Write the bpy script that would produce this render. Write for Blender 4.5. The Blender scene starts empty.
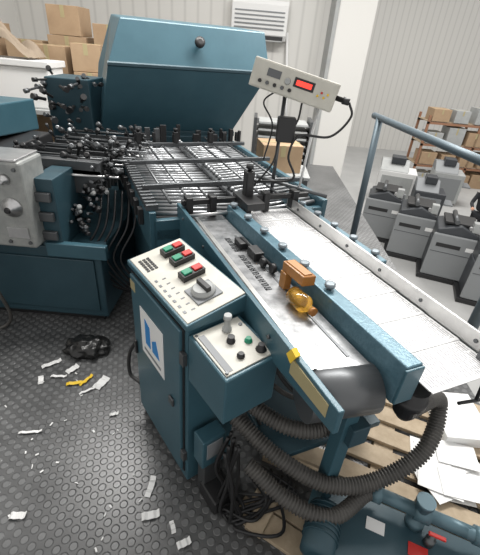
import bpy, bmesh, math, random
from mathutils import Vector, Matrix, noise
random.seed(7)
V=Vector
# ------------------------------------------------------------------ materials
def new_mat(name, col, rough=0.5, metal=0.0, noise=0.0, nscale=8.0, col2=None, bump=0.0, bscale=60.0, emit=None, trans=0.0):
    m=bpy.data.materials.new(name); m.use_nodes=True
    nt=m.node_tree; n=nt.nodes; l=nt.links
    b=n['Principled BSDF']
    b.inputs['Base Color'].default_value=(*col,1)
    b.inputs['Roughness'].default_value=rough
    b.inputs['Metallic'].default_value=metal
    if trans: b.inputs['Transmission Weight'].default_value=trans
    tc=n.new('ShaderNodeTexCoord')
    if noise>0:
        nz=n.new('ShaderNodeTexNoise'); nz.inputs['Scale'].default_value=nscale
        nz.inputs['Detail'].default_value=6; nz.inputs['Roughness'].default_value=.65
        l.new(tc.outputs['Object'],nz.inputs['Vector'])
        cr=n.new('ShaderNodeValToRGB')
        cr.color_ramp.elements[0].position=.5-noise/2; cr.color_ramp.elements[1].position=.5+noise/2
        c2=col2 if col2 else tuple(min(1,x*1.5) for x in col)
        cr.color_ramp.elements[0].color=(*col,1); cr.color_ramp.elements[1].color=(*c2,1)
        l.new(nz.outputs['Fac'],cr.inputs['Fac']); l.new(cr.outputs['Color'],b.inputs['Base Color'])
    if bump>0:
        nb=n.new('ShaderNodeTexNoise'); nb.inputs['Scale'].default_value=bscale
        l.new(tc.outputs['Object'],nb.inputs['Vector'])
        bp=n.new('ShaderNodeBump'); bp.inputs['Strength'].default_value=bump; bp.inputs['Distance'].default_value=.01
        l.new(nb.outputs['Fac'],bp.inputs['Height']); l.new(bp.outputs['Normal'],b.inputs['Normal'])
    if emit:
        b.inputs['Emission Color'].default_value=(*emit[0],1); b.inputs['Emission Strength'].default_value=emit[1]
    return m
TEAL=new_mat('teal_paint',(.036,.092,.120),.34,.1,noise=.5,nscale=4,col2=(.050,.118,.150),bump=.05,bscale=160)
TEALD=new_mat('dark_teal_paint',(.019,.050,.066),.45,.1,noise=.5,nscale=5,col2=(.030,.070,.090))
TEALS=new_mat('hammertone_teal_paint',(.062,.135,.175),.34,.25,noise=.5,nscale=26,col2=(.12,.215,.265),bump=.15,bscale=90)
STEEL=new_mat('steel',(.42,.42,.42),.32,.85,noise=.5,nscale=12,col2=(.6,.6,.6))
ROLL=new_mat('roller_steel',(.26,.27,.28),.35,.75,noise=.5,nscale=7,col2=(.40,.41,.42))
STEELD=new_mat('dark_steel',(.12,.125,.13),.4,.7)
WORN=new_mat('worn_bed_metal',(.14,.145,.15),.38,.6,noise=.34,nscale=15,col2=(.34,.345,.35))
PLATE=new_mat('brushed_plate',(.50,.495,.485),.28,.9,noise=.4,nscale=10,col2=(.64,.635,.62))
BLACK=new_mat('black_plastic',(.014,.014,.015),.45)
RUB=new_mat('black_rubber',(.02,.02,.02),.6)
HOSE=new_mat('hose_grey',(.048,.046,.043),.55,noise=.4,nscale=15,col2=(.085,.08,.073))
CREAM=new_mat('cream_panel',(.46,.445,.39),.45,noise=.4,nscale=9,col2=(.55,.535,.475))
GREYB=new_mat('grey_box',(.30,.31,.31),.5,noise=.5,nscale=6,col2=(.39,.40,.39))
CAST=new_mat('cast_grey_plate',(.22,.23,.225),.5,.2,noise=.35,nscale=11,col2=(.33,.335,.32))
GREY=new_mat('mid_grey',(.2,.21,.22),.5)
KNOB=new_mat('knob_grey',(.22,.255,.28),.4,.4)
WHITE=new_mat('white_plastic',(.72,.72,.71),.5)
PAPERW=new_mat('white_paper',(.76,.76,.75),.8)
GREEN=new_mat('green_button',(.01,.22,.12),.4)
RED=new_mat('red_button',(.5,.02,.015),.4)
YEL=new_mat('yellow_tape',(.75,.5,.03),.5)
ORG=new_mat('amber_block',(.42,.17,.04),.25,noise=.4,nscale=20,col2=(.55,.26,.07),trans=.3)
AMB=new_mat('amber_plastic',(.92,.50,.06),.08,trans=.9)
BRASS=new_mat('brass_label',(.42,.36,.2),.5,.3)
CARD=new_mat('cardboard',(.32,.215,.13),.8,noise=.5,nscale=5,col2=(.41,.29,.18))
WOOD=new_mat('pallet_wood',(.33,.255,.17),.75,noise=.4,nscale=14,col2=(.47,.38,.27))
LED=new_mat('red_led',(.4,.01,.01),.4,emit=((1,.05,.03),1.6))
BLUELOGO=new_mat('logo_blue',(.02,.2,.5),.5)
SKIN=new_mat('skin',(.55,.3,.2),.55)
HAIR=new_mat('hair',(.02,.013,.01),.6)
CLD=new_mat('dark_clothes',(.015,.016,.02),.8)
CLG=new_mat('grey_clothes',(.08,.085,.1),.8)
ORANGE=new_mat('rack_steel',(.28,.14,.08),.6)
BAG=new_mat('black_bag',(.01,.01,.01),.3,bump=.8,bscale=30)
GRAPH=new_mat('graphite_cover',(.040,.044,.05),.45)
PRESS=new_mat('press_grey',(.21,.22,.225),.5)
CLOTH=new_mat('beige_cloth',(.27,.215,.16),.9,bump=.6,bscale=12)

def text_paper():
    m=bpy.data.materials.new('printed_paper'); m.use_nodes=True
    nt=m.node_tree;n=nt.nodes;l=nt.links;b=n['Principled BSDF'];b.inputs['Roughness'].default_value=.75
    uv=n.new('ShaderNodeTexCoord'); sx=n.new('ShaderNodeSeparateXYZ'); l.new(uv.outputs['UV'],sx.inputs[0])
    def mo(op,a,bv=None):
        q=n.new('ShaderNodeMath'); q.operation=op
        for i,x in enumerate((a,bv)):
            if x is None: continue
            if isinstance(x,(int,float)): q.inputs[i].default_value=x
            else: l.new(x,q.inputs[i])
        return q.outputs[0]
    U,Vv=sx.outputs[0],sx.outputs[1]          # U across 0..1 (0.3 m), V along 0..1 (1.43 m)
    line=mo('GREATER_THAN',mo('FRACT',mo('MULTIPLY',U,30)),.40)      # text lines run along the strip
    blk=mo('FRACT',mo('MULTIPLY',Vv,9)); c1=mo('MULTIPLY',mo('GREATER_THAN',blk,.08),mo('LESS_THAN',blk,.95))
    col=mo('FRACT',mo('MULTIPLY',U,2)); c2=mo('MULTIPLY',mo('GREATER_THAN',col,.07),mo('LESS_THAN',col,.94))
    mp=n.new('ShaderNodeMapping'); mp.inputs['Scale'].default_value=(30,110,1); l.new(uv.outputs['UV'],mp.inputs['Vector'])
    nz=n.new('ShaderNodeTexNoise'); nz.inputs['Scale'].default_value=1; l.new(mp.outputs[0],nz.inputs['Vector'])
    wd=mo('GREATER_THAN',nz.outputs['Fac'],.43)
    ink=mo('MULTIPLY',mo('MULTIPLY',line,wd),mo('MULTIPLY',c1,c2))
    seam=mo('MULTIPLY',mo('LESS_THAN',blk,.02),.35)
    mix=n.new('ShaderNodeMix'); mix.data_type='RGBA'
    mix.inputs['A'].default_value=(.80,.80,.795,1); mix.inputs['B'].default_value=(.2,.2,.22,1)
    l.new(mo('MAXIMUM',mo('MULTIPLY',ink,.68),seam),mix.inputs['Factor']); l.new(mix.outputs['Result'],b.inputs['Base Color'])
    return m
PRINT=text_paper()

def floor_mat():
    m=bpy.data.materials.new('studded_rubber'); m.use_nodes=True
    nt=m.node_tree;n=nt.nodes;l=nt.links;b=n['Principled BSDF']
    tc=n.new('ShaderNodeTexCoord'); mp=n.new('ShaderNodeMapping'); mp.inputs['Scale'].default_value=(21,21,21); mp.inputs['Rotation'].default_value=(0,0,.5)
    l.new(tc.outputs['Object'],mp.inputs['Vector'])
    fr=n.new('ShaderNodeVectorMath'); fr.operation='FRACTION'; l.new(mp.outputs[0],fr.inputs[0])
    sub=n.new('ShaderNodeVectorMath'); sub.operation='SUBTRACT'; sub.inputs[1].default_value=(.5,.5,0); l.new(fr.outputs[0],sub.inputs[0])
    mul=n.new('ShaderNodeVectorMath'); mul.operation='MULTIPLY'; mul.inputs[1].default_value=(1,1,0); l.new(sub.outputs[0],mul.inputs[0])
    ln=n.new('ShaderNodeVectorMath'); ln.operation='LENGTH'; l.new(mul.outputs[0],ln.inputs[0])
    mr=n.new('ShaderNodeMapRange'); mr.inputs[1].default_value=.30; mr.inputs[2].default_value=.40; mr.inputs[3].default_value=1; mr.inputs[4].default_value=0
    l.new(ln.outputs['Value'],mr.inputs[0])
    nz=n.new('ShaderNodeTexNoise'); nz.inputs['Scale'].default_value=2.2; nz.inputs['Detail'].default_value=9; nz.inputs['Roughness'].default_value=.7; l.new(tc.outputs['Object'],nz.inputs['Vector'])
    cr=n.new('ShaderNodeValToRGB'); cr.color_ramp.elements[0].position=.35; cr.color_ramp.elements[1].position=.7
    cr.color_ramp.elements[0].color=(.075,.077,.078,1); cr.color_ramp.elements[1].color=(.175,.177,.178,1)
    l.new(nz.outputs['Fac'],cr.inputs['Fac'])
    mix=n.new('ShaderNodeMix'); mix.data_type='RGBA'; mix.blend_type='MULTIPLY'; mix.inputs['B'].default_value=(.62,.62,.62,1)
    inv=n.new('ShaderNodeMath'); inv.operation='SUBTRACT'; inv.inputs[0].default_value=1; l.new(mr.outputs[0],inv.inputs[1])
    l.new(inv.outputs[0],mix.inputs['Factor']); l.new(cr.outputs['Color'],mix.inputs['A']); l.new(mix.outputs['Result'],b.inputs['Base Color'])
    bp=n.new('ShaderNodeBump'); bp.inputs['Strength'].default_value=.8; bp.inputs['Distance'].default_value=.004
    l.new(mr.outputs[0],bp.inputs['Height']); l.new(bp.outputs['Normal'],b.inputs['Normal'])
    b.inputs['Roughness'].default_value=.31
    return m
FLOOR=floor_mat()
def wall_mat(name,col,sc=3.0):
    m=bpy.data.materials.new(name); m.use_nodes=True
    nt=m.node_tree;n=nt.nodes;l=nt.links;b=n['Principled BSDF']
    tc=n.new('ShaderNodeTexCoord'); w=n.new('ShaderNodeTexWave'); w.wave_type='BANDS'; w.bands_direction='X'; w.wave_profile='TRI'
    w.inputs['Scale'].default_value=sc; l.new(tc.outputs['Object'],w.inputs['Vector'])
    cr=n.new('ShaderNodeValToRGB'); cr.color_ramp.elements[0].position=.02; cr.color_ramp.elements[1].position=.3
    cr.color_ramp.elements[0].color=(*[x*.84 for x in col],1); cr.color_ramp.elements[1].color=(*col,1)
    l.new(w.outputs['Fac'],cr.inputs['Fac']); l.new(cr.outputs['Color'],b.inputs['Base Color'])
    bp=n.new('ShaderNodeBump'); bp.inputs['Strength'].default_value=.3; l.new(w.outputs['Fac'],bp.inputs['Height']); l.new(bp.outputs['Normal'],b.inputs['Normal'])
    b.inputs['Roughness'].default_value=.6
    return m
WALL=wall_mat('corrugated_cream',(.62,.61,.58),1.1)
CONC=new_mat('concrete',(.35,.35,.345),.6,noise=.5,nscale=.8,col2=(.45,.45,.44))

# ------------------------------------------------------------------ geometry helpers
def empty(name,loc=(0,0,0)):
    e=bpy.data.objects.new(name,None); e.location=loc; e.empty_display_size=.1
    bpy.context.collection.objects.link(e); return e
def finish(me,name,mat,parent,smooth=False,bevel=0):
    me.materials.append(mat) if not isinstance(mat,list) else [me.materials.append(x) for x in mat]
    if smooth:
        for p in me.polygons: p.use_smooth=True
    o=bpy.data.objects.new(name,me); bpy.context.collection.objects.link(o)
    if parent is not None:
        o.parent=parent; o.matrix_parent_inverse=Matrix.Translation(-V(parent.location))
    if bevel>0:
        bv=o.modifiers.new('bevel','BEVEL'); bv.width=bevel; bv.segments=2; bv.limit_method='ANGLE'; bv.angle_limit=math.radians(40)
    return o
def solid(name,polyA,polyB,mat,parent=None,bevel=.003):
    """closed prism between two equal-length polygons"""
    n=len(polyA); bm=bmesh.new()
    a=[bm.verts.new(p) for p in polyA]; b=[bm.verts.new(p) for p in polyB]
    bm.faces.new(a); bm.faces.new(b[::-1])
    for i in range(n): bm.faces.new((a[i],b[i],b[(i+1)%n],a[(i+1)%n]))
    bmesh.ops.recalc_face_normals(bm,faces=bm.faces)
    me=bpy.data.meshes.new(name); bm.to_mesh(me); bm.free()
    return finish(me,name,mat,parent,bevel=bevel)
class Frame:
    def __init__(s,o,ex,ey,ez=(0,0,1),k=1.0):
        s.o=V(o);s.x=V(ex);s.y=V(ey);s.z=V(ez);s.k=k
    def __call__(s,x,y,z): return s.o+s.k*(s.x*x+s.y*y+s.z*z)
    def box(s,name,x0,x1,y0,y1,z0,z1,mat,parent=None,bevel=.003):
        A=[s(x0,y0,z0),s(x1,y0,z0),s(x1,y1,z0),s(x0,y1,z0)]
        B=[s(x0,y0,z1),s(x1,y0,z1),s(x1,y1,z1),s(x0,y1,z1)]
        return solid(name,A,B,mat,parent,bevel)
    def quad(s,name,pts,z0,z1,mat,parent=None,bevel=.003):
        return solid(name,[s(p[0],p[1],z0) for p in pts],[s(p[0],p[1],z1) for p in pts],mat,parent,bevel)
W=Frame((0,0,0),(1,0,0),(0,1,0))
M=Frame((0,1.5,0),(.42,-.9075,0),(.9075,.42,0),k=.01)    # centimetres, a = delivery direction, b = away side
K=Frame((-.17,1.04,0),(-.62,.785,0),(.785,.62,0))         # control cabinet
def ring_frame(d):
    d=d.normalized(); up=V((0,0,1)) if abs(d.z)<.9 else V((1,0,0))
    x=d.cross(up).normalized(); y=d.cross(x).normalized(); return x,y
def lathe(name,p,axis,prof,mat,parent=None,seg=20,smooth=True):
    """prof=[(dist,radius)...] along axis from p"""
    p=V(p); ax=V(axis).normalized(); x,y=ring_frame(ax); bm=bmesh.new(); rings=[]
    for d,r in prof:
        rings.append([bm.verts.new(p+ax*d+(x*math.cos(t)+y*math.sin(t))*r) for t in [2*math.pi*i/seg for i in range(seg)]])
    for i in range(len(rings)-1):
        for j in range(seg): bm.faces.new((rings[i][j],rings[i][(j+1)%seg],rings[i+1][(j+1)%seg],rings[i+1][j]))
    bm.faces.new(rings[0][::-1]); bm.faces.new(rings[-1])
    bmesh.ops.recalc_face_normals(bm,faces=bm.faces)
    me=bpy.data.meshes.new(name); bm.to_mesh(me); bm.free()
    o=finish(me,name,mat,parent,smooth=False)
    if smooth:
        for q in me.polygons: q.use_smooth=len(q.vertices)==4
    return o
def cyl(name,p0,p1,r,mat,parent=None,seg=16,r2=None):
    p0=V(p0);p1=V(p1); L=(p1-p0).length
    return lathe(name,p0,p1-p0,[(0,r),(L,r2 if r2 is not None else r)],mat,parent,seg)
def catmull(pts,n=10):
    pts=[V(p) for p in pts]; P=[pts[0]*2-pts[1]]+pts+[pts[-1]*2-pts[-2]]; out=[]
    for i in range(1,len(P)-2):
        for k in range(n):
            t=k/n; a,b,c,d=P[i-1],P[i],P[i+1],P[i+2]
            out.append(.5*((2*b)+(c-a)*t+(2*a-5*b+4*c-d)*t*t+(3*b-a-3*c+d)*t**3))
    out.append(pts[-1]); return out
def tube(name,pts,r,mat,parent=None,seg=8,corr=0,pitch=.02,n=10):
    if corr:
        base=catmull(pts,30); d=[0]
        for i in range(1,len(base)): d.append(d[-1]+(base[i]-base[i-1]).length)
        L=d[-1]; cnt=int(L/pitch*4); path=[];rad=[];j=0
        for i in range(cnt+1):
            s=L*i/cnt
            while j<len(d)-2 and d[j+1]<s: j+=1
            t=(s-d[j])/max(1e-9,d[j+1]-d[j]); path.append(base[j].lerp(base[j+1],min(1,t)))
            rad.append(r*(1+corr*(1 if i%4<2 else -1)))
    else:
        path=catmull(pts,n) if len(pts)>2 else [V(p) for p in pts]; rad=[r]*len(path)
    bm=bmesh.new(); rings=[]; x=None
    for i,p in enumerate(path):
        d=(path[min(i+1,len(path)-1)]-path[max(i-1,0)]).normalized()
        if x is None: x,_=ring_frame(d)
        x=(x-d*x.dot(d)).normalized(); y=d.cross(x)
        rings.append([bm.verts.new(p+(x*math.cos(t)+y*math.sin(t))*rad[i]) for t in [2*math.pi*k/seg for k in range(seg)]])
    for i in range(len(rings)-1):
        for j in range(seg): bm.faces.new((rings[i][j],rings[i][(j+1)%seg],rings[i+1][(j+1)%seg],rings[i+1][j]))
    bm.faces.new(rings[0][::-1]); bm.faces.new(rings[-1])
    bmesh.ops.recalc_face_normals(bm,faces=bm.faces)
    me=bpy.data.meshes.new(name); bm.to_mesh(me); bm.free()
    return finish(me,name,mat,parent,smooth=True)
def sphere(name,p,r,mat,parent=None,scale=(1,1,1),sub=3):
    bm=bmesh.new(); bmesh.ops.create_icosphere(bm,subdivisions=sub,radius=r)
    for v in bm.verts: v.co=V((v.co.x*scale[0],v.co.y*scale[1],v.co.z*scale[2]))+V(p)
    me=bpy.data.meshes.new(name); bm.to_mesh(me); bm.free()
    return finish(me,name,mat,parent,smooth=True)
def join(objs,name):
    """merge meshes of the same parent into one object"""
    bpy.context.view_layer.update()
    dg=bpy.context.evaluated_depsgraph_get(); bm=bmesh.new(); mats=[]; par=objs[0].parent
    for o in objs:
        ev=o.evaluated_get(dg); me=bpy.data.meshes.new_from_object(ev); me.transform(o.matrix_world)
        off=[]
        for mt in o.data.materials:
            if mt not in mats: mats.append(mt)
            off.append(mats.index(mt))
        for p in me.polygons: p.material_index=off[p.material_index] if off else 0
        bm.from_mesh(me); bpy.data.meshes.remove(me)
    out=bpy.data.meshes.new(name); bm.to_mesh(out); bm.free()
    for o in objs: bpy.data.objects.remove(o)
    return finish(out,name,mats,par)

# ------------------------------------------------------------------ room
W.box('floor',-5.5,1.62,-1.0,7.5,-.12,0,FLOOR,None,0)
W.box('floor_lower_hall',-14,30,-2,22.2,-2.6,-2.4,CONC,None,0)
W.box('wall_back',-14,30,22,22.2,-2.4,10,WALL,None,0)
W.box('wall_left',-5.7,-5.5,-1,10,-2.4,6,WALL,None,0)
W.box('wall_mezzanine',-5.5,1.3,10,10.2,-2.4,6,WALL,None,0)

col=empty('support_column',(2.1,9.6,-2.4))
W.box('shaft',1.5,2.25,9.3,9.9,-2.4,6,new_mat('column_white',(.68,.67,.64),.6),col,.02)
W.box('flange',1.42,1.50,9.25,9.95,-2.4,6,GREYB,col,.01)
W.box('base',1.35,2.35,9.15,10.05,-2.4,-2.3,GREY,col,.01)
ac=empty('air_conditioner',(0.1,9.9,2.4))
AX=Frame((-.32,0,-.10),(1,0,0),(0,1,0))
solid('case',[AX(-.35,9.99,2.12),AX(-.35,9.78,2.12),AX(-.35,9.70,2.22),AX(-.35,9.68,2.75),AX(-.35,9.74,2.84),AX(-.35,9.99,2.84)],
      [AX(.85,9.99,2.12),AX(.85,9.78,2.12),AX(.85,9.70,2.22),AX(.85,9.68,2.75),AX(.85,9.74,2.84),AX(.85,9.99,2.84)],WHITE,ac,.02)
sl=[]
for i in range(5):
    z=2.62-i*.075
    sl.append(AX.box('slat',-.28,.78,9.665,9.69,z,z+.02,GREY,ac,0))
sl.append(AX.box('outlet',-.28,.78,9.70,9.76,2.13,2.20,BLACK,ac,0))
join(sl,'grille_slats')
AX.box('louvre',-.27,.77,9.64,9.72,2.10,2.12,GREYB,ac,.003)
cyl('pipe',(.56,9.92,2.2),(.9,9.92,-.5),.03,WHITE,ac)

# ------------------------------------------------------------------ control cabinet
cab=empty('control_cabinet',K(.26,.12,0))
K.box('body',0,.53,0,.25,.03,.985,TEAL,cab,.006)
K.box('plinth',.02,.51,.02,.23,0,.03,BLACK,cab,0)
K.box('door',.03,.50,-.018,0,.10,.955,TEAL,cab,.005)
K.box('door_gasket',.02,.51,-.006,.001,.09,.965,BLACK,cab,0)
for z in (.2,.8): K.box('hinge',-.0,.03,-.02,-.0,z,z+.06,STEELD,cab,.002)
K.box('latch',.47,.49,-.03,-.018,.5,.58,BLACK,cab,.003)
K.box('warning_sticker',.445,.495,-.0195,-.018,.88,.93,BRASS,cab,0)
K.box('sign_plate',.17,.40,-.021,-.018,.58,.84,WHITE,cab,.001)
solid('sign_logo',[K(.30,-.0225,.66),K(.35,-.0225,.66),K(.35,-.0225,.80),K(.30,-.0225,.78)],[K(.30,-.021,.66),K(.35,-.021,.66),K(.35,-.021,.80),K(.30,-.021,.78)],BLUELOGO,cab,0)
solid('sign_logo_b',[K(.21,-.0225,.66),K(.28,-.0225,.66),K(.28,-.0225,.72),K(.24,-.0225,.75)],[K(.21,-.021,.66),K(.28,-.021,.66),K(.28,-.021,.72),K(.24,-.021,.75)],BLUELOGO,cab,0)
K.box('sign_text',.20,.37,-.0225,-.021,.61,.625,GREY,cab,0)
K.box('side_lock',.08,.12,-.03,-.018,.50,.54,STEELD,cab,.004)
def cz(v): return 1.0+.2*v
def Kc(u,v,h=0): return K(u,v,cz(v)+h)
solid('console',[K(-.01,-.01,.975),K(-.01,.26,.975),K(-.01,.26,cz(.26)),K(-.01,-.01,cz(0))],[K(.54,-.01,.975),K(.54,.26,.975),K(.54,.26,cz(.26)),K(.54,-.01,cz(0))],TEAL,cab,.004)
def cpad(name,u0,u1,v0,v1,h0,h1,mat,par=cab,bv=.002):
    return solid(name,[Kc(u0,v0,h0),Kc(u1,v0,h0),Kc(u1,v1,h0),Kc(u0,v1,h0)],[Kc(u0,v0,h1),Kc(u1,v0,h1),Kc(u1,v1,h1),Kc(u0,v1,h1)],mat,par,bv)
cpad('console_plate',0,.53,.0,.25,0,.006,CREAM)
nrm=(K(0,1,.2)-K(0,0,0)).cross(K(1,0,0)-K(0,0,0)).normalized()
if nrm.z<0: nrm=-nrm
for u,v in ((.42,.12),(.33,.12),(.21,.10)):
    cpad('switch_housing',u,u+.055,v,v+.10,.006,.03,BLACK)
    cpad('green_key',u+.01,u+.045,v+.008,v+.045,.03,.038,GREEN)
    cpad('red_key',u+.01,u+.045,v+.055,v+.092,.03,.038,RED)
cpad('rotary_base',.055,.165,.075,.185,.006,.012,GREY)
lathe('rotary_dial',Kc(.11,.13,.012),nrm,[(0,.048),(.012,.048),(.018,.038),(.022,.0375)],GREYB,cab,24)
cpad('rotary_handle',.07,.15,.12,.14,.03,.05,BLACK)
ks=[]
for i in range(6):
    for j in range(3): ks.append(cpad('k',.38+i*.018,.392+i*.018,.02+j*.018,.032+j*.018,.006,.009,BLACK,cab,0))
for i in range(7): ks.append(cpad('k',.05+i*.04,.066+i*.04,.015,.025,.006,.0075,STEELD,cab,0))
for i in range(7): ks.append(cpad('k',.05+i*.04,.056+i*.04,.045,.06,.006,.0075,STEELD,cab,0))
join(ks,'panel_legends')

sb=empty('push_button_box',K(-.13,.11,.73))
solid('housing',[K(-.25,0,.73),K(-.25,.225,.73),K(-.25,.225,.95),K(-.25,0,.94)],[K(-.005,0,.73),K(-.005,.225,.73),K(-.005,.225,.965),K(-.005,0,.955)],TEAL,sb,.006)
solid('top_plate',[K(-.235,.012,.941),K(-.235,.205,.951),K(-.02,.205,.966),K(-.02,.012,.956)],[K(-.235,.012,.947),K(-.235,.205,.957),K(-.02,.205,.972),K(-.02,.012,.962)],CREAM,sb,.001)
solid('legend_strip',[K(-.225,.02,.947),K(-.225,.045,.947),K(-.04,.045,.962),K(-.04,.02,.962)],[K(-.225,.02,.95),K(-.225,.045,.95),K(-.04,.045,.965),K(-.04,.02,.965)],GREY,sb,0)
zt=.955
lathe('selector_knob',K(-.06,.13,zt),(0,0,1),[(0,.018),(.02,.018),(.03,.012),(.06,.011),(.062,.016),(.08,.014)],GREYB,sb)
lathe('black_button',K(-.115,.11,zt),(0,0,1),[(0,.016),(.012,.016),(.014,.013),(.03,.013)],BLACK,sb)
lathe('green_lamp',K(-.145,.165,zt),(0,0,1),[(0,.015),(.01,.015),(.012,.012),(.022,.01)],GREEN,sb)
lathe('dial_knob',K(-.20,.18,zt),(0,0,1),[(0,.02),(.006,.02),(.008,.014),(.028,.012)],BLACK,sb)
lathe('small_button',K(-.19,.10,zt),(0,0,1),[(0,.014),(.008,.014),(.01,.01),(.016,.01)],BLACK,sb)
lathe('jack',K(-.06,.19,zt),(0,0,1),[(0,.012),(.008,.012),(.01,.008),(.016,.008)],STEELD,sb)
for u in (-.225,-.03):
    for v in (.02,.195): lathe('screw',K(u,v,.953+.05*(u+.12)),(0,0,1),[(0,.006),(.006,.006)],STEELD,sb,8)

# ------------------------------------------------------------------ delivery conveyor
dl=empty('delivery_conveyor',M(10,25,0))
solid('near_rail',[M(-67,-13,80),M(-67,-13,106),M(88,-9,106),M(88,-9,97),M(60,-10,94),M(-20,-11,84)],
      [M(-67,-11,80),M(-67,-11,106),M(88,-7,106),M(88,-7,97),M(60,-8,94),M(-20,-9,84)],TEAL,dl,.003)
solid('brass_label',[M(65,-10.1,98.5),M(84,-9.4,99.5),M(84,-9.4,104.5),M(65,-10.1,104.5)],[M(65,-9.6,98.5),M(84,-8.9,99.5),M(84,-8.9,104.5),M(65,-9.6,104.5)],BRASS,dl,0)
solid('yellow_tag',[M(62,-10.4,104),M(65,-10.4,102.5),M(67,-10.2,106.8),M(64,-10.2,107.5)],[M(62,-8.5,104.5),M(65,-8.5,103),M(67,-8.5,107.3),M(64,-8.5,108)],YEL,dl,0)
bo=[]
for a in (-55,-20,20,50): bo.append(lathe('bolt',M(a,-12.4+.02*(a+60),101),-V((.9075,.42,0)),[(0,.008),(.008,.007)],STEELD,dl,8))
join(bo,'rail_bolts')
M.quad('bed',[(-60,-9),(70,-7),(72,17),(-60,12)],94,100,WORN,dl,.004)
M.quad('side_trim',[(-60,-5.5),(68,-4),(68,-2),(-60,-3.5)],100,100.8,PLATE,dl,0)
M.quad('belt_slot',[(-30,8.5),(66,11),(66,12),(-30,9.5)],100,100.25,STEELD,dl,0)
cyl('end_roller',M(70,-7,92),M(74,17,92),.085,STEELD,dl,28)
lt=[]
for i in range(16):
    a=-28+i*3.2
    if i in (5,): continue
    lt.append(M.quad('l',[(a,2.2),(a+.7,2.2),(a+.7,5.0),(a,5.0)],100,100.3,STEELD,dl,0))
    lt.append(M.quad('l',[(a+1.4,2.2),(a+2.1,2.2),(a+2.1,5.0),(a+1.4,5.0)],100,100.3,STEELD,dl,0))
    lt.append(M.quad('l',[(a,2.2+(i%3)*1.1),(a+2.1,2.2+(i%3)*1.1),(a+2.1,2.8+(i%3)*1.1),(a,2.8+(i%3)*1.1)],100,100.3,STEELD,dl,0))
join(lt,'lettering')
solid('centre_rail',[M(-55,12.5,95),M(-55,13.5,107.5),M(-55,19,107.5),M(-55,22,98)],[M(82,18.5,92),M(82,19.5,107.5),M(82,26,107.5),M(82,26,92)],TEALS,dl,.005)
M.quad('centre_rail_cap',[(82,18.5),(83,18.5),(83,26),(82,26)],92.5,107,TEAL,dl,.003)
M.quad('paper_table',[(-64,20),(76,25),(74,60),(-64,60)],94,98.5,TEAL,dl,.003)
solid('guide_plate',[M(-64,58,98),M(-64,58,106.5),M(-64,59,106.5),M(-64,59,98)],[M(84,58.5,98),M(84,58.5,106.5),M(84,59.5,106.5),M(84,59.5,98)],PLATE,dl,.001)
bo=[]
for a in (-50,-25,0,25,50,76): bo.append(lathe('bolt',M(a,58.2+.004*(a+50),103),-V((.9075,.42,0)),[(0,.009),(.006,.008)],STEELD,dl,8))
join(bo,'guide_plate_bolts')
M.quad('outer_rail',[(-75,60),(20,61),(20,67),(-75,66)],95,104,TEALS,dl,.005)
def knob(p,par,r=.021):
    lathe('clamp_knob',p,(0,0,1),[(0,r*.5),(.012,r*.5),(.012,r),(.017,r*1.05),(.026,r),(.028,r*.6)],KNOB,par,18)
for i in range(6):
    t=i/5; knob(M(-50+t*88,15.5+t*5.5,107.5),dl)
for i in range(6):
    t=i/5; knob(M(-70+t*84,62.5+t*1.5,104),dl)
def paper_strip():
    bm=bmesh.new(); uvl=bm.loops.layers.uv.new('UVMap'); n=9
    for i in range(n):
        t0=i/n;t1=(i+1)/n+.004
        a0=-62+t0*(149);a1=-62+t1*149
        def bb(t): return (23.5+4*t,57.3+.7*t)
        l0,r0=bb(t0);l1,r1=bb(min(1,t1)); j=random.uniform(-.25,.25)
        zz0=99.75; zz1=99.45
        vs=[bm.verts.new(M(a0,l0+j,zz1)),bm.verts.new(M(a0,r0+j,zz1)),bm.verts.new(M(a1,r1+j,zz0)),bm.verts.new(M(a1,l1+j,zz0))]
        f=bm.faces.new(vs)
        for lp,u in zip(f.loops,[(0,t0),(1,t0),(1,t1),(0,t1)]): lp[uvl].uv=u
        vs2=[bm.verts.new(M(a1,r1+j,zz0)),bm.verts.new(M(a1,l1+j,zz0)),bm.verts.new(M(a1,l1+j,99.4)),bm.verts.new(M(a1,r1+j,99.4))]
        bm.faces.new(vs2)
    me=bpy.data.meshes.new('paper'); bm.to_mesh(me); bm.free(); return me
pp=empty('folded_paper_stream',M(10,40,99))
finish(paper_strip(),'sheets',PRINT,pp)
M.quad('paper_stack_under',[(-62,24),(86,28),(86,57),(-62,57)],98.6,99.2,PAPERW,pp,0)
M.box('rod_block',80,84,55,62,99,108,STEELD,dl,.003)
cyl('guide_rod',M(82,60,112),M(89,50,90),.006,BLACK,dl)
cyl('guide_rod',M(82,60,112),M(73,66,104),.006,BLACK,dl)
cyl('guide_rod',M(87,45,88),M(89,58,88),.006,BLACK,dl)
M.box('leg_a',66,72,14,20,0,92,TEAL,dl,.004)
M.box('leg_b',-55,-48,-8,0,0,94,TEAL,dl,.004)
M.box('leg_c',40,46,54,60,0,94,TEAL,dl,.004)
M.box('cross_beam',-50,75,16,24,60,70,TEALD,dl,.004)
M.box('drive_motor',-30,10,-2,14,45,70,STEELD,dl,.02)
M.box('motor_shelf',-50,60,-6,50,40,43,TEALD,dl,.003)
lathe('suction_elbow',M(80,30,94),(0,0,-1),[(0,.05),(.04,.05),(.04,.056),(.07,.056),(.07,.04),(.12,.04)],BLACK,dl)

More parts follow.
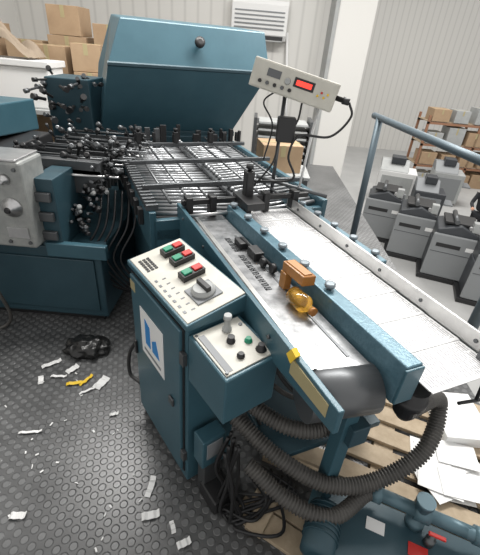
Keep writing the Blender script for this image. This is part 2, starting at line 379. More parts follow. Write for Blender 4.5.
mc=empty('sheet_guide_mechanism',M(-50,10,100))
M.box('cross_shaft_bar',-62,-59,-12,70,107,110,BLACK,mc,.004)
for b in (-10,4,38,58): M.box('shaft_clamp',-64,-57,b,b+4,100,112,BLACK,mc,.006)
M.box('upright_arm',-60,-54,24,29,100,126,BLACK,mc,.008)
M.box('arm_foot',-64,-42,20,31,108,112,BLACK,mc,.004)
lathe('arm_knob',M(-57,26.5,126),(0,0,1),[(0,.012),(.015,.012),(.015,.022),(.035,.02)],BLACK,mc)
cyl('shaft_a',M(-70,-12,104),M(-70,62,104),.012,STEEL,mc)
cyl('shaft_b',M(-54,-10,103),M(-54,20,103),.01,STEEL,mc)
M.box('creaser_a',-10,-1,7,12,100,104.5,BLACK,mc,.006)
M.box('creaser_b',-22,-14,5,10,100,103.5,BLACK,mc,.006)
cyl('creaser_arm',M(-20,8,103.5),M(8,12,102),.008,BLACK,mc)
lathe('creaser_wheel',M(10,10,102.5),(.9,.42,0),[(0,.022),(.02,.022)],BLACK,mc)
lathe('creaser_wheel_b',M(4,8,102.5),(.9,.42,0),[(0,.02),(.02,.02)],BLACK,mc)
jar=empty('amber_oil_bottle',M(44,10,100))
jd=M(1,.12,0)-M(0,0,0)
lathe('bottle',M(31,8.5,103.6),jd,[(0,.02),(.01,.034),(.09,.036),(.10,.03),(.115,.014),(.135,.014)],AMB,jar,24)
lathe('cap',M(44,10.1,103.6),jd,[(0,.017),(.015,.017)],ORG,jar)
wb=empty('amber_guide_block',M(28,14,100))
M.quad('block',[(20,9.5),(34,11),(34.5,16.5),(20,15)],107.6,112,ORG,wb,.004)
M.quad('block_top',[(21,10.5),(33,12),(33,15.5),(21,14)],112,112.4,new_mat('block_light',(.44,.22,.09),.4),wb,.001)
M.quad('block_foot',[(20,9),(24,9.3),(24,12.5),(20,12.2)],100.1,107.6,ORG,wb,.002)

# ------------------------------------------------------------------ roller table
rt=empty('roller_table',M(-150,30,0))
M.box('near_frame',-235,-62,-30,-26,78,103,TEAL,rt,.004)
M.box('far_frame',-235,-62,84,88,80,103,TEAL,rt,.004)
M.box('front_frame',-66,-62,-28,86,80,98,TEAL,rt,.004)
M.box('bed_dark',-235,-62,-26,84,86,92,BLACK,rt,0)
rl=[]
for i in range(27):
    a=-228+i*6.2
    rl.append(cyl('r',M(a-4,-25,99),M(a+5,27,99),.015,ROLL,rt,10))
    rl.append(cyl('r',M(a+5,33,99),M(a-4,83,99),.015,ROLL,rt,10))
join(rl,'skewed_rollers')
M.box('centre_bar',-232,-64,27,33,97,103,STEELD,rt,.004)
bl=[]
for i in range(26): bl.append(sphere('b',M(-228+i*6.3,30,104.5),.016,ROLL,rt,sub=2))
join(bl,'ball_guides')
ct=[]
for i in range(30):
    a=-230+i*5.6; ct.append(M.box('c',a,a+2.4,-31,-24,103,106.5,STEELD,rt,.002))
join(ct,'roller_bearing_comb')
for b in (-16,-4,8,44,56,70): cyl('hold_rod',M(-232,b,107),M(-70,b,105),.008,STEELD,rt)
for a in (-205,-150,-95): M.box('cross_tie',a,a+3,-28,86,106,109,STEELD,rt,.003)
for a in (-232,-75):
    for b in (-30,80): M.box('leg',a,a+8,b,b+8,0,80,TEALD,rt,.004)
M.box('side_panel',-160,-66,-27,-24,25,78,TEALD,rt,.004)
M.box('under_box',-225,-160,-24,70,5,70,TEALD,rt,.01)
lg=[]
for i in range(9): lg.append(M.box('lug',-215+i*16,-209+i*16,-33,-30,88,98,BLACK,rt,.003))
for i in range(26):
    b=random.uniform(-20,92); a=random.uniform(-238,-212)
    lg.append(M.box('g',a,a+random.uniform(2,5),b,b+random.uniform(2,6),103,random.uniform(110,120),random.choice([BLACK,BLACK,STEELD]),rt,.003))
for b in (-14,18,50): 
    lg.append(M.box('g',-206,-200,b,b+4,109,118,BLACK,rt,.003)); lg.append(lathe('g',M(-203,b+2,118),(0,0,1),[(0,.01),(.01,.01),(.01,.018),(.03,.018)],BLACK,rt,12))
join(lg,'guide_blocks')

# ------------------------------------------------------------------ noise hood
hd=empty('noise_hood',M(-260,38,110))
def hp(bL,kL,tL):  # side profile at the given lateral offsets (bottom, crease, top)
    return [M(-266,bL,106),M(-240,kL,165),M(-256,tL,199),M(-320,tL,203),M(-340,kL,160),M(-330,bL,106)]
solid('hood_shell',hp(-37,-28,-13),hp(98,124,122),TEAL,hd,.012)
solid('hood_crease_strip',[M(-239.5,-28,164),M(-239.5,-28,166),M(-241,-28,167),M(-241,-28,163)],[M(-239.5,124,164),M(-239.5,124,166),M(-241,124,167),M(-241,124,163)],TEALD,hd,0)
M.box('hood_lip',-268,-262,-38,99,102,107,TEALD,hd,.005)
pk=M(-247,53,184)
lathe('hood_knob',pk,M(1,0,.47)-M(0,0,0),[(0,.02),(.03,.015),(.03,.045),(.06,.045),(.065,.02)],BLACK,hd)
M.box('fold_plate_body',-330,-255,-36,94,70,104,TEALD,hd,.01)
M.box('support_post',-335,-325,-30,-20,0,104,TEALD,hd,.005)
M.box('support_post_b',-335,-325,80,90,0,104,TEALD,hd,.005)

# ------------------------------------------------------------------ second fold unit at left
fu=empty('fold_unit',(-1.7,2.7,0))
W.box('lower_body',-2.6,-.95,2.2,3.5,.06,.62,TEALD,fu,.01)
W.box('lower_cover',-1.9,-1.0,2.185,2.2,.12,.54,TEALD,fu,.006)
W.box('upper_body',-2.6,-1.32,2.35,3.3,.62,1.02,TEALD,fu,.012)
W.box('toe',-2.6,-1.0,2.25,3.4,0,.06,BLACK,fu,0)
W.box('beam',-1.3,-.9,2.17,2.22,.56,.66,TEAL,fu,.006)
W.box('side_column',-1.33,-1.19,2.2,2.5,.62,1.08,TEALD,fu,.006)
for i in range(3): W.box('column_clamp',-1.31,-1.21,2.17,2.2,.68+i*.13,.74+i*.13,STEELD,fu,.006)
W.box('gear_box',-2.0,-1.30,2.08,2.34,.66,1.20,CAST,fu,.015)
W.box('gear_box_top',-2.0,-1.32,2.09,2.34,1.20,1.215,STEEL,fu,.004)
lathe('hand_wheel',(-1.395,2.08,.93),(0,-1,0),[(0,.06),(.01,.06),(.015,.045),(.03,.045),(.035,.022),(.055,.018)],STEEL,fu,28)
lathe('hand_wheel_hub',(-1.395,2.025,.93),(0,-1,0),[(0,.02),(.012,.014)],BLACK,fu,16)
lathe('wheel_b',(-1.40,2.08,1.10),(0,-1,0),[(0,.032),(.025,.028),(.03,.014),(.045,.012)],STEEL,fu)
W.box('scale_plate',-1.62,-1.50,2.072,2.08,.86,1.12,WHITE,fu,.001)
W.box('index_plate',-1.46,-1.33,2.072,2.08,.73,.80,STEEL,fu,.001)
for x,z in ((-1.335,.7),(-1.335,1.16),(-1.46,.7),(-1.47,1.16)): lathe('bolt',(x,2.08,z),(0,-1,0),[(0,.012),(.01,.011)],STEELD,fu,8)
solid('hood_top',[(-2.6,2.1,1.24),(-2.6,2.1,1.28),(-2.6,2.6,1.40),(-2.6,3.2,1.38),(-2.6,3.2,1.15)],[(-1.75,2.1,1.24),(-1.75,2.1,1.28),(-1.75,2.6,1.40),(-1.75,3.2,1.38),(-1.75,3.2,1.15)],TEAL,fu,.01)
W.box('head',-2.6,-1.6,2.4,3.1,1.02,1.16,BLACK,fu,.01)
W.box('plate_rail',-2.4,-1.0,2.5,2.56,1.02,1.12,STEELD,fu,.004)
ob=[]
for i in range(80):
    x=random.uniform(-1.65,-.85); y=2.45+random.uniform(0,1.1); z=1.0+random.uniform(0,.2)
    h=random.uniform(.03,.09); r=random.uniform(.010,.022)
    ax=(random.uniform(-.6,.6),-.6,random.uniform(.1,.9))
    ob.append(lathe('k',(x,y,z),ax,[(0,r*.5),(h,r*.5),(h,r),(h+.03,r),(h+.035,r*.6)],random.choice([BLACK,BLACK,BLACK,STEELD,STEELD,ROLL]),fu,12))
for i in range(12):
    y=2.45+i*.1
    ob.append(cyl('rod',(-1.65,y,1.03+.03*(i%3)),(-.88,y+.05,1.03+.03*(i%3)),.010,STEELD if i%3 else STEEL,fu,10))
for i in range(14):
    y=2.5+i*.07; ob.append(W.box('p',-1.6,-1.0,y,y+.02,.9,1.06+.04*(i%2),STEELD,fu,0))
for i in range(40):
    x=random.uniform(-1.95,-1.5); y=3.5+random.uniform(0,.5); z=1.1+random.uniform(0,.42); r=random.uniform(.015,.03)
    ob.append(lathe('k',(x,y,z),(random.uniform(-.5,.8),-.7,random.uniform(-.2,.6)),[(0,r*.5),(.09,r*.5),(.09,r),(.13,r)],random.choice([BLACK,BLACK,STEELD]),fu,10))
ob.append(W.box('tower',-1.9,-1.5,3.7,4.1,.6,1.5,TEALD,fu,.01))
join(ob,'fold_plate_knobs')
cl=[]
for i in range(40):
    t=i/39; p=V((-.98-.20*t+random.uniform(-.07,.07),2.65-.3*t,1.16-.5*t+random.uniform(-.02,.02)))
    d=V((random.uniform(.3,1),-.6,random.uniform(-.3,.7)))
    r=random.uniform(.012,.019)
    cl.append(lathe('c',p,d,[(0,.008),(.05,.008),(.05,r),(.085,r*.9),(.088,r*.5)],random.choice([BLACK,BLACK,BLACK,STEELD,STEELD,GREYB]),fu,12))
    cl.append(cyl('s',p+V((0,.08,0)),p+V((.02,-.03,.05)),.009,STEELD,fu,8))
join(cl,'clamp_lever_cascade')
for k in range(6):
    x=-1.05+k*.05; tube('cable',[(x,2.6,.9),(x+.03,2.4,.72),(x-.05,2.3,.5),(x+.1,2.35,.25),(x+.2,2.5,.1)],.008,BLACK,fu)
for k in range(3):
    tube('grey_cable',[(-1.9+k*.08,2.1,.75),(-1.75+k*.08,2.0,.4),(-1.85+k*.1,2.05,.02),(-2.2,1.8,.02)],.012,HOSE,fu)

# ------------------------------------------------------------------ display box on pole
db=empty('counter_display_box',(.22,2.35,1.0))
rx=V((.955,-.22,-.20)).normalized(); rz=V((.12,.05,.99)); rz=(rz-rx*rz.dot(rx)).normalized(); ry=rz.cross(rx)
D=Frame((-.045,2.44,1.70),rx,ry,rz)
D.box('case',0,.5,0,.16,-.03,.12,CREAM,db,.006)
D.box('front_plate',.008,.492,-.004,0,-.022,.112,CREAM,db,.001)
D.box('display_frame',.25,.37,-.006,-.004,.035,.085,BLACK,db,0)
D.box('red_display',.265,.355,-.008,-.006,.047,.073,LED,db,0)
D.box('lcd',.09,.17,-.007,-.004,.045,.085,STEELD,db,0)
for i in range(5): lathe('panel_knob',D(.06+i*.045,-.004,.01),-ry,[(0,.011),(.015,.009)],STEELD if i%2 else BLACK,db,12)
lathe('panel_dial',D(.215,-.004,.05),-ry,[(0,.018),(.015,.014)],GREYB,db)
for i in range(4): lathe('lamp',D(.40+.018*i,-.004,.03+.02*(i%2)),-ry,[(0,.007),(.008,.005)],RED if i==1 else YEL,db,10)
cyl('pole',(.16,2.50,.95),(.175,2.52,1.67),.012,STEELD,db)
cyl('pole_b',(.33,2.45,1.0),(.38,2.47,1.60),.008,WHITE,db)
W.box('relay_box',.14,.25,2.36,2.44,1.38,1.52,BLACK,db,.01)
cyl('support_arm',(.05,2.52,1.12),(.52,2.40,1.06),.012,STEELD,db)
lathe('plug',D(.50,.05,.05),rx,[(0,.014),(.04,.014),(.04,.02),(.08,.018)],BLACK,db)
tube('plug_cable',[D(.58,.05,.05),D(.62,.05,-.02),D(.55,.03,-.15),D(.38,.0,-.2),D(.36,0,-.33),D(.43,0,-.45),D(.2,.02,-.55)],.007,BLACK,db)
tube('plug_cable_b',[D(.32,.1,-.02),D(.33,.1,-.15),D(.27,.05,-.25),D(.28,0,-.4),D(.2,.02,-.6)],.006,BLACK,db)
tube('plug_cable_c',[D(.15,.1,-.02),D(.1,.1,-.1),D(.2,.05,-.2),D(.22,0,-.4)],.005,BLACK,db)

# ------------------------------------------------------------------ vacuum hoses and pump
hs=empty('vacuum_hoses',(.6,1.1,0))
tube('hose_main',[M(80,30,82),(.90,1.15,.62),(.83,1.0,.48),(.62,.91,.37),(.42,.89,.36),(.22,.95,.42),(.03,1.08,.48)],.032,HOSE,hs,14,corr=.1,pitch=.014)
tube('hose_second',[(.60,1.3,.8),(.58,1.12,.62),(.42,1.02,.55),(.25,1.0,.55),(.05,1.12,.56)],.032,HOSE,hs,14,corr=.1,pitch=.014)
tube('hose_lower',[(.1,.93,.38),(.28,.83,.31),(.45,.80,.29),(.60,.90,.29),(.66,.92,.29)],.030,HOSE,hs,14,corr=.1,pitch=.014)
tube('hose_loop',[(.42,1.35,.9),(.55,1.3,.7),(.5,1.2,.55),(.3,1.2,.5),(.15,1.2,.6)],.012,HOSE,hs)
tube('hose_loop_b',[(.15,1.1,.8),(.28,1.12,.62),(.42,1.2,.6),(.5,1.3,.8)],.009,RUB,hs)
pu=empty('vacuum_pump',(.65,.75,0))
P=Frame((.55,.98,0),(.87,-.33,0),(-.30,-.80,0))
P.box('base_block',-.10,.85,-.02,.55,.0,.18,TEALD,pu,.012)
P.box('top_plate',-.07,.82,0,.50,.18,.20,TEALD,pu,.006)
P.box('red_label',.30,.38,.13,.19,.20,.204,RED,pu,0)
P.box('white_label',.12,.20,.10,.16,.20,.204,WHITE,pu,0)
P.box('red_label_b',.52,.60,.16,.22,.20,.204,RED,pu,0)
lathe('motor',P(-.06,.16,.24),P(-.0,1,0)-P(0,0,0),[(0,.04),(.015,.065),(.2,.065),(.215,.04)],TEALD,pu,28)
fn=[]
for i in range(7): fn.append(lathe('fin',P(-.06,.19+i*.022,.24),P(0,1,0)-P(0,0,0),[(0,.071),(.006,.071)],TEALD,pu,24))
join(fn,'motor_fins')
PT=new_mat('pipe_blue_grey',(.085,.15,.18),.4,.2)
lathe('pipe_tee',P(.08,.03,.29),P(1,0,0)-P(0,0,0),[(0,.03),(.03,.03),(.03,.04),(.07,.04),(.07,.027),(.20,.027),(.20,.04),(.26,.04),(.26,.027),(.42,.027),(.42,.036),(.46,.036)],PT,pu,20)
lathe('pipe_riser',P(.32,.03,.20),(0,0,1),[(0,.038),(.04,.038),(.04,.03),(.15,.03),(.15,.037),(.17,.037)],PT,pu,20)
tube('pipe_bend',[P(.5,.03,.29),P(.6,.05,.29),P(.66,.12,.25),P(.66,.18,.20)],.027,PT,pu,14)
lathe('valve_stem',P(.38,.10,.20),(0,0,1),[(0,.02),(.04,.02),(.04,.01),(.07,.01)],STEELD,pu,12)
P.box('valve_lever',.36,.43,.09,.11,.265,.275,RED,pu,.004)

pl=empty('wooden_pallet',(.5,1.3,0))
Q=Frame((.20,1.20,0),(.93,-.36,0),(.36,.93,0))
for i in range(6): Q.box('deck_board',0,1.15,.02+i*.145,.125+i*.145,.10,.122,WOOD,pl,.003)
for j in (0,.52,1.05): Q.box('bearer',j,j+.1,0,.87,.02,.10,WOOD,pl,.003)
for j in (0,.40,.77): Q.box('bottom_board',0,1.15,j,j+.1,0,.02,WOOD,pl,.003)
bd=empty('wooden_board',(.25,.9,0))
BD=Frame((.05,.98,0),(.88,-.48,0),(.48,.88,0))
BD.box('plank',.05,.42,-.06,.05,.0,.022,WOOD,bd,.003); BD.box('plank_b',.08,.40,.06,.15,.0,.022,WOOD,bd,.003); BD.box('batten',.12,.2,-.08,.16,.022,.04,WOOD,bd,.003)

cb=empty('loose_paper_pile',(1.3,1.45,0.122))
W.box('ream',1.16,1.42,1.30,1.62,.1225,.19,PAPERW,cb,.004)
sh=[]
for i in range(12):
    a=random.uniform(-.5,.5); x=1.12+random.uniform(-.12,.15); y=1.12+random.uniform(-.1,.15)
    F=Frame((x,y,0),(math.cos(a),math.sin(a),0),(-math.sin(a),math.cos(a),0))
    sh.append(F.box('s',-.1,.1,-.07,.07,.1225+.003*i,.1245+.003*i,PAPERW,cb,0))
join(sh,'loose_sheets')

pw=empty('power_socket_box',K(-.08,.08,0))
K.box('socket',-.10,-.02,.02,.14,.24,.42,TEAL,pw,.006)
K.box('socket_face',-.105,-.1,.04,.12,.3,.4,GREY,pw,.002)
K.box('bracket',-.09,-.03,.04,.12,.0,.24,STEELD,pw,.003)
K.box('floor_box',-.2,-.06,.03,.16,.0,.09,BLACK,pw,.01)
cn=empty('power_cables',(0,.9,0))
for k in range(9):
    r=random.uniform; bx=.0+r(-.05,.1); by=.95+r(-.05,.08)
    tube('cable',[(bx,by,.45),(bx+r(-.05,.05),by-.03,.25),(bx+r(-.08,.1),by-.06,.05),(bx+r(.0,.2),by+r(-.15,0),.04),(bx+r(.15,.35),by+r(-.12,.08),.05),(bx+r(.1,.3),by+r(.05,.2),.05)],.008,BLACK,cn)
for k in range(4):
    tube('hang_cable',[K(-.1+.03*k,.24,.75),K(-.12,.26,.6-.03*k),K(-.02-.04*k,.3,.55-.04*k),K(.1,.32,.75)],.007,RUB,cn)
tube('cabinet_cable',[K(.53,.02,.55),K(.60,-.02,.4),K(.60,-.03,.25),K(.53,.0,.22)],.01,RUB,cab)

# ------------------------------------------------------------------ railing
rg=empty('safety_railing',(1.3,4.0,0))
RAIL=new_mat('railing_paint',(.085,.115,.135),.45,.3)
cyl('post',(1.26,4.03,0),(1.24,4.06,1.36),.035,RAIL,rg)
lathe('post_foot',(1.26,4.03,0),(0,0,1),[(0,.08),(.012,.08),(.012,.04),(.03,.04)],RAIL,rg)
cyl('hand_rail',(1.22,4.2,1.36),(1.50,1.9,1.36),.03,RAIL,rg)
cyl('post_b',(1.50,1.95,0),(1.50,1.95,1.35),.035,RAIL,rg)

# ------------------------------------------------------------------ floor litter
tp=empty('paper_scraps',(-.8,1.3,0))
def scrap(x,y,l,w,ang,mat,par,z=.004,curl=.01):
    n=6; dx=V((math.cos(ang),math.sin(ang),0)); dy=V((-dx.y,dx.x,0)); bm=bmesh.new(); prev=None
    for i in range(n+1):
        t=i/n-.5; c=V((x,y,z+curl*abs(math.sin(i*1.3))))+dx*l*t+dy*.15*l*(t*t)
        a=bm.verts.new(c+dy*w/2); b=bm.verts.new(c-dy*w/2)
        if prev: bm.faces.new((prev[0],a,b,prev[1]))
        prev=(a,b)
    me=bpy.data.meshes.new('scrap'); bm.to_mesh(me); bm.free(); return finish(me,'scrap',mat,par)
sc=[]
for x,y,l,w,a in [(-1.05,1.24,.12,.014,.2),(-.34,1.01,.10,.028,1.5),(-.31,.88,.08,.035,.3),(-.89,.83,.07,.03,.1),(-.80,1.62,.10,.055,1.2),(-1.17,1.74,.12,.03,.7),(-1.17,1.60,.06,.03,2),(-.86,1.55,.1,.015,.7),
    (-1.0,.66,.05,.015,.9),(-1.08,1.64,.10,.018,.1),(-1.02,1.71,.08,.04,1.0),(-.65,1.40,.05,.02,.4),(-.20,.84,.05,.02,2),(-.14,.78,.06,.03,.5)]:
    sc.append(scrap(x,y,l,w,a,WHITE,tp))
for i in range(30):
    x=random.uniform(-1.3,-.35); sc.append(scrap(x,random.uniform(.6,min(1.7,.75-x)),random.uniform(.008,.025),random.uniform(.004,.01),random.uniform(0,3),WHITE,tp,curl=.002))
join(sc,'scraps')
rb=empty('yellow_ribbon',(-.92,1.6,0))
scrap(-.95,1.60,.12,.025,.3,YEL,rb); scrap(-.90,1.63,.10,.02,1.1,YEL,rb)
bg=empty('black_refuse_bag',(-.97,1.81,0))
bm=bmesh.new(); bmesh.ops.create_icosphere(bm,subdivisions=4,radius=1)
for v in bm.verts:
    k=1+.35*noise.noise(v.co*2.2)+.12*noise.noise(v.co*6)
    v.co=V((v.co.x*.14*k-1.00,v.co.y*.10*k+1.90,max(.0,v.co.z*.06*k+.03)))
me=bpy.data.meshes.new('bag'); bm.to_mesh(me); bm.free(); finish(me,'bag',BAG,bg,smooth=True)

# ------------------------------------------------------------------ left background clutter
def carton(name,x,y,z,w,d,h,rot=0,mat=CARD,open_=False,parent=None):
    e=parent if parent else empty(name,(x,y,z)); ca,sa=math.cos(rot),math.sin(rot)
    F=Frame((x,y,z),(ca,sa,0),(-sa,ca,0))
    if open_:
        t=.012
        F.box('front',-w/2,w/2,-d/2,-d/2+t,0,h,mat,e,0);F.box('back',-w/2,w/2,d/2-t,d/2,0,h,mat,e,0)
        F.box('side_l',-w/2,-w/2+t,-d/2+t,d/2-t,0,h,mat,e,0);F.box('side_r',w/2-t,w/2,-d/2+t,d/2-t,0,h,mat,e,0)
        F.box('bottom',-w/2,w/2,-d/2,d/2,0,t,mat,e,0)
        solid('flap_f',[F(-w/2,-d/2,h),F(w/2,-d/2,h),F(w/2,-d/2-.12,h+.06),F(-w/2,-d/2-.12,h+.06)],[F(-w/2,-d/2,h+.008),F(w/2,-d/2,h+.008),F(w/2,-d/2-.12,h+.068),F(-w/2,-d/2-.12,h+.068)],mat,e,0)
        solid('flap_r',[F(w/2,-d/2,h),F(w/2,d/2,h),F(w/2+.12,d/2,h+.08),F(w/2+.12,-d/2,h+.08)],[F(w/2,-d/2,h+.008),F(w/2,d/2,h+.008),F(w/2+.12,d/2,h+.088),F(w/2+.12,-d/2,h+.088)],mat,e,0)
    else:
        F.box('body',-w/2,w/2,-d/2,d/2,0,h,mat,e,.006)
        F.box('flap_seam',-w/2,w/2,-.004,.004,h,h+.002,mat,e,0)
        F.box('tape',-w/2-.001,w/2+.001,-.03,.03,h,h+.003,BRASS,e,0)
        F.box('tape_front',-.03,.03,-d/2-.002,-d/2,h*.6,h,BRASS,e,0)
    return e
tb=empty('packing_table',(-3.4,6.2,0))
W.box('top',-5.2,-2.3,5.4,6.9,.86,.92,GREYB,tb,.005)
for x in (-5.1,-2.4):
    for y in (5.5,6.8): W.box('leg',x,x+.08,y,y+.08,0,.86,STEELD,tb,0)
W.box('crate',-4.3,-2.75,5.5,5.95,.92,1.42,PAPERW,tb,.02); W.box('crate_lid',-4.33,-2.72,5.47,5.98,1.42,1.5,WHITE,tb,.01)
carton('',-2.45,6.3,.92,.45,.45,.45,.1,parent=tb)
carton('',-2.5,6.3,1.375,.4,.4,.35,.2,parent=tb)
carton('',-3.05,6.4,.92,.55,.5,.75,0,parent=tb)
bm=bmesh.new(); bmesh.ops.create_grid(bm,x_segments=40,y_segments=24,size=1)
for v in bm.verts:
    x,y=v.co.x,v.co.y; q=V((x*1.7,y*1.7,3))
    v.co=V((-3.62+x*.66,5.74+y*.25,1.52+.55*max(0,.42+noise.noise(q))*(max(0,1-x*x))**.5*(1-.5*y*y)+.04*abs(noise.noise(V((x*6,y*6,1))))))
me=bpy.data.meshes.new('cloth'); bm.to_mesh(me); bm.free(); finish(me,'draped_cloth',CLOTH,tb,smooth=True)
stack=empty('cardboard_box_stack',(-3,7.1,0))
for x,y,z,w,h in [(-2.4,7.2,0,.6,.6),(-2.4,7.2,.6,.55,.5),(-2.45,7.2,1.1,.5,.5),(-2.4,7.2,1.6,.5,.4),(-3.1,7.2,0,.6,.7),(-3.1,7.2,.7,.6,.6),(-3.1,7.2,1.3,.6,.5),(-3.1,7.2,1.8,.5,.4),(-3.8,7.2,0,.6,.9),(-3.8,7.2,.9,.6,.8),(-4.6,7.2,0,.7,1.1),(-4.6,7.2,1.1,.7,.8)]:
    carton('',x,y,z,w,.5,h-.005,random.uniform(-.08,.08),parent=stack)
carton('cardboard_box',-4.2,4.8,0,.6,.5,1.05,.1)
carton('cardboard_box',-3.55,4.9,0,.45,.4,.95,.2,open_=True)

# ------------------------------------------------------------------ printing presses on the lower floor
def press(x,y,rot,k=1.0):
    e=empty('printing_press_unit',(x,y,-2.4)); ca,sa=math.cos(rot),math.sin(rot)
    F=Frame((x,y,-2.4),(ca,sa,0),(-sa,ca,0),k=k)
    F.box('side_cover',-.45,.45,-.06,.0,.1,1.05,PRESS,e,.03)
    F.box('side_cover_b',-.45,.45,.8,.86,.1,1.05,PRESS,e,.03)
    F.box('bed',-.42,.42,0,.8,.1,.8,GRAPH,e,.02)
    solid('top_guard',[F(-.40,0,.8),F(-.40,0,1.12),F(0,0,1.25),F(.38,0,1.1),F(.40,0,.8)],[F(-.40,.8,.8),F(-.40,.8,1.12),F(0,.8,1.25),F(.38,.8,1.1),F(.40,.8,.8)],GRAPH,e,.02)
    F.box('tray',-.3,.3,.12,.7,1.22,1.27,BLACK,e,.01)
    F.box('name_plate',-.35,.1,-.065,-.06,.78,.86,BLACK,e,0)
    F.box('warning_plate',.2,.35,-.065,-.06,.78,.86,WHITE,e,0)
    F.box('panel_line',-.42,.42,-.064,-.06,.66,.67,GRAPH,e,0)
    F.box('foot',-.5,.5,-.08,.88,0,.1,BLACK,e,.01)
    lathe('roller',F(-.1,.05,1.30),F(0,1,0)-F(0,0,0),[(0,.05),(.7*k,.05)],STEELD,e)
    lathe('roller_b',F(.18,.05,1.22),F(0,1,0)-F(0,0,0),[(0,.04),(.7*k,.04)],STEEL,e)
    F.box('control',.2,.35,.05,.2,1.15,1.35,GREYB,e,.01)
for i,(x,y) in enumerate([(3.62,9.6),(4.12,8.6),(4.62,7.6),(5.12,6.65)]): press(x,y,-.35,1.08)

rk=empty('storage_rack',(8.5,16,-2.4))
for x in (6.6,8.6,10.6):
    for y in (15.6,16.6): W.box('upright',x,x+.08,y,y+.08,-2.4,.2,ORANGE,rk,0)
for z in (-1.7,-.9,-.1):
    for y in (15.6,16.6): W.box('beam',6.6,10.7,y,y+.08,z,z+.08,ORANGE,rk,0)
    W.box('deck',6.6,10.7,15.7,16.6,z+.08,z+.11,WOOD,rk,0)
for lv in (-2.4,-1.59,-.79,.01):
    for i in range(5):
        w=random.uniform(.5,.72)
        carton('',7.05+i*.78,15.95,lv,w,.7,random.uniform(.4,.62),0,random.choice([CARD,GREYB,CARD,GREYB,PRESS]),parent=rk)
carton('',9.3,16.0,.64,1.1,.7,.45,0,GREYB,parent=rk)
def hallmachine(name,x,y,w,d,h,mat,mat2):
    e=empty(name,(x,y,-2.4)); F=Frame((x,y,-2.4),(.96,-.28,0),(.28,.96,0))
    F.box('body',-w/2,w/2,-d/2,d/2,.08,h,mat,e,.03); F.box('plinth',-w/2+.05,w/2-.05,-d/2+.05,d/2-.05,0,.08,BLACK,e,0)
    solid('sloped_top',[F(-w/2,-d/2,h),F(-w/2,d/2,h),F(-w/2,d/2,h+.25),F(-w/2,0,h+.3)],[F(w/4,-d/2,h),F(w/4,d/2,h),F(w/4,d/2,h+.25),F(w/4,0,h+.3)],mat2,e,.02)
    F.box('front_panel',-w/2+.1,w/2-.1,-d/2-.02,-d/2,.2,h-.15,mat2,e,.01)
    F.box('side_tray',w/2,w/2+.3,-d/3,d/3,h*.6,h*.6+.05,GREY,e,.01)
    F.box('top_guard',-w/4,w/8,-d/4,d/4,h+.2,h+.42,GRAPH,e,.02)
    return e
hallmachine('folding_table_machine',5.1,13.2,1.2,.9,1.1,WHITE,GREYB)
hallmachine('guillotine_cutter',7.0,13.6,1.0,.9,1.1,GREYB,PRESS)
hallmachine('stitching_machine',5.7,11.8,.9,.8,.9,GRAPH,GREY)
hallmachine('paper_trimmer',8.4,12.2,.9,.8,1.0,GREYB,WHITE)
hallmachine('label_printer',10.0,13.8,1.0,.9,1.2,GRAPH,GREYB)
sr=empty('paper_drying_rack',(.5,6.5,0))
W.box('frame_l',.0,.05,6.0,6.5,0,.98,STEELD,sr,0); W.box('frame_r',.85,.9,6.0,6.5,0,.98,STEELD,sr,0)
for i in range(7):
    W.box('shelf',.05,.85,6.0,6.5,.3+i*.1,.305+i*.1,STEELD,sr,0); W.box('sheets',.08,.82,6.02,6.48,.305+i*.1,.33+i*.1,GREYB,sr,0)
table_e=empty('side_table',(.35,4.9,0))
W.box('top',-.05,.75,4.6,5.2,.51,.55,GREYB,table_e,.005)
for x in (-.02,.68):
    for y in (4.63,5.13): W.box('leg',x,x+.05,y,y+.05,0,.51,STEELD,table_e,0)
carton('',.35,4.9,.55,.5,.4,.33,.2,parent=table_e)

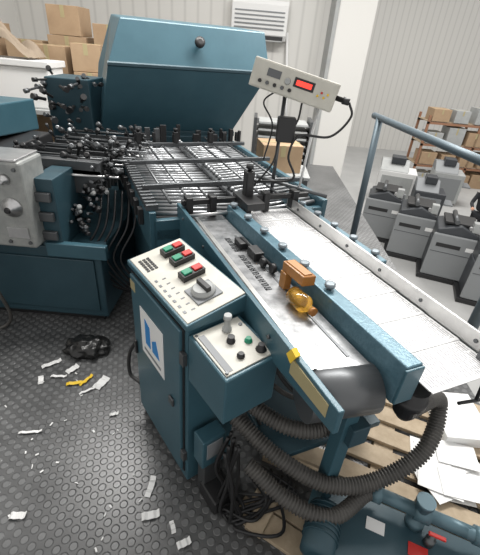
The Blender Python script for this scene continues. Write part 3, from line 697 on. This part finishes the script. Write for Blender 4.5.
# ------------------------------------------------------------------ people
def person(name,x,y,z,face,shirt,trouser,lean=.15):
    e=empty(name,(x,y,z)); ca,sa=math.cos(face),math.sin(face)
    F=Frame((x,y,z),(ca,sa,0),(-sa,ca,0))   # local x = right, local y = forward
    def skin(nm,joints,edges,mat,root=0):
        me=bpy.data.meshes.new(nm); me.from_pydata([F(*j[0]) for j in joints],edges,[])
        o=finish(me,nm,mat,e)
        bm=bmesh.new(); bm.from_mesh(me); lay=bm.verts.layers.skin.verify()
        bm.verts.ensure_lookup_table()
        for i,j in enumerate(joints):
            bm.verts[i][lay].radius=j[1] if isinstance(j[1],tuple) else (j[1],j[1]); bm.verts[i][lay].use_root=(i==root)
        bm.to_mesh(me); bm.free()
        o.modifiers.new('skin','SKIN'); s=o.modifiers.new('sub','SUBSURF'); s.levels=1; s.render_levels=2
        return o
    hz=.95
    L=lean
    ch=(0,L,hz+.42); nk=(0,L*1.2,hz+.54)
    J=[((0,0,hz),(.15,.11)),((0,L*.5,hz+.22),(.14,.10)),(ch,(.17,.11)),(nk,.06),
       ((.19,L*1.1,hz+.47),.065),((.26,L+.12,hz+.24),.05),((.2,L+.36,hz+.2),.038),
       ((-.19,L*1.1,hz+.47),.065),((-.26,L+.12,hz+.24),.05),((-.2,L+.36,hz+.2),.038)]
    E=[(0,1),(1,2),(2,3),(2,4),(4,5),(5,6),(2,7),(7,8),(8,9)]
    skin('torso_and_arms',J,E,shirt)
    J=[((0,0,hz-.02),.14),((.1,0,hz-.1),.09),((.11,.03,.5),.065),((.11,0,.08),.045),((.11,.16,.04),.04),((-.1,0,hz-.1),.09),((-.11,.03,.5),.065),((-.11,0,.08),.045),((-.11,.16,.04),.04)]
    skin('legs',J,[(0,1),(1,2),(2,3),(3,4),(0,5),(5,6),(6,7),(7,8)],trouser)
    hc=V((0,L*1.3+.03,hz+.68)); hpp=F(*hc)
    skin('neck',[(nk,.055),((0,L*1.25+.01,hz+.6),.05)],[(0,1)],SKIN)
    sphere('head',hpp,.1,SKIN,e,(.85,.95,1.2))
    sphere('hair',F(0,hc.y-.025,hc.z+.035),.104,HAIR,e,(.88,.95,1.05))
    lathe('nose',F(0,hc.y+.085,hc.z-.0),F(0,1,-.4)-F(0,0,0),[(0,.018),(.03,.01)],SKIN,e,8)
    for s in (-1,1):
        sphere('eye',F(s*.035,hc.y+.083,hc.z+.01),.012,WHITE,e,sub=1); sphere('ear',F(s*.088,hc.y,hc.z),.025,SKIN,e,(.4,.8,1.2),sub=2)
        wp=V((s*.2,L+.36,hz+.2))
        skin('palm',[((wp.x,wp.y,wp.z),.028),((wp.x,wp.y+.08,wp.z),(.035,.018))],[(0,1)],SKIN)
        for k in range(4):
            fx=wp.x+(-.03+.02*k)
            skin('finger',[((fx,wp.y+.07,wp.z),.009),((fx,wp.y+.12+.006*(k%3),wp.z-.006),.008),((fx,wp.y+.15+.006*(k%3),wp.z-.03),.007)],[(0,1),(1,2)],SKIN)
        skin('thumb',[((wp.x-s*.03,wp.y+.03,wp.z),.01),((wp.x-s*.06,wp.y+.07,wp.z-.01),.008)],[(0,1)],SKIN)
    sphere('mouth',F(0,hc.y+.09,hc.z-.055),.014,RED,e,(1.3,.4,.35),sub=2)
    return e
person('press_operator',6.3,9.9,-2.4,2.6,CLD,CLD,.12)
person('hall_worker',2.45,10.9,-2.4,2.2,CLD,CLG,.25)

# ------------------------------------------------------------------ light
w=bpy.data.worlds.new('World'); bpy.context.scene.world=w; w.use_nodes=True
nt=w.node_tree; bgk=nt.nodes['Background']; bgk.inputs['Color'].default_value=(1,.985,.965,1); bgk.inputs['Strength'].default_value=.86
def area(name,loc,rot,size,en,col=(1,.98,.95)):
    l=bpy.data.lights.new(name,'AREA'); l.shape='RECTANGLE'; l.size=size[0]; l.size_y=size[1]; l.energy=en; l.color=col
    o=bpy.data.objects.new(name,l); o.location=loc; o.rotation_euler=rot; bpy.context.collection.objects.link(o)
area('ceiling_light_a',(-1,4.0,5.0),(0,0,0),(3,1),260)
area('ceiling_light_b',(2.0,4.5,5.0),(0,0,0),(3,1.0),330)
area('ceiling_light_c',(6,13,6),(0,0,0),(6,3),550)

# ------------------------------------------------------------------ camera
cam=bpy.data.cameras.new('camera'); co=bpy.data.objects.new('camera',cam); bpy.context.collection.objects.link(co)
cam.sensor_fit='HORIZONTAL'; cam.sensor_width=36; cam.lens=376/480*36; cam.clip_end=200; cam.clip_start=.05
th=math.radians(31.4); c=math.cos(th); s=math.sin(th)
Fw=V((0,c,-s)); R0=V((1,0,0)); U0=V((0,s,c)); R=(.996*R0+.088*U0).normalized(); U=(.996*U0-.088*R0).normalized()
mt=Matrix((R,U,-Fw)).transposed().to_4x4(); mt.translation=V((0,0,1.85)); co.matrix_world=mt
bpy.context.scene.camera=co
bpy.context.scene.view_settings.view_transform='Standard'
bpy.context.scene.view_settings.look='None'
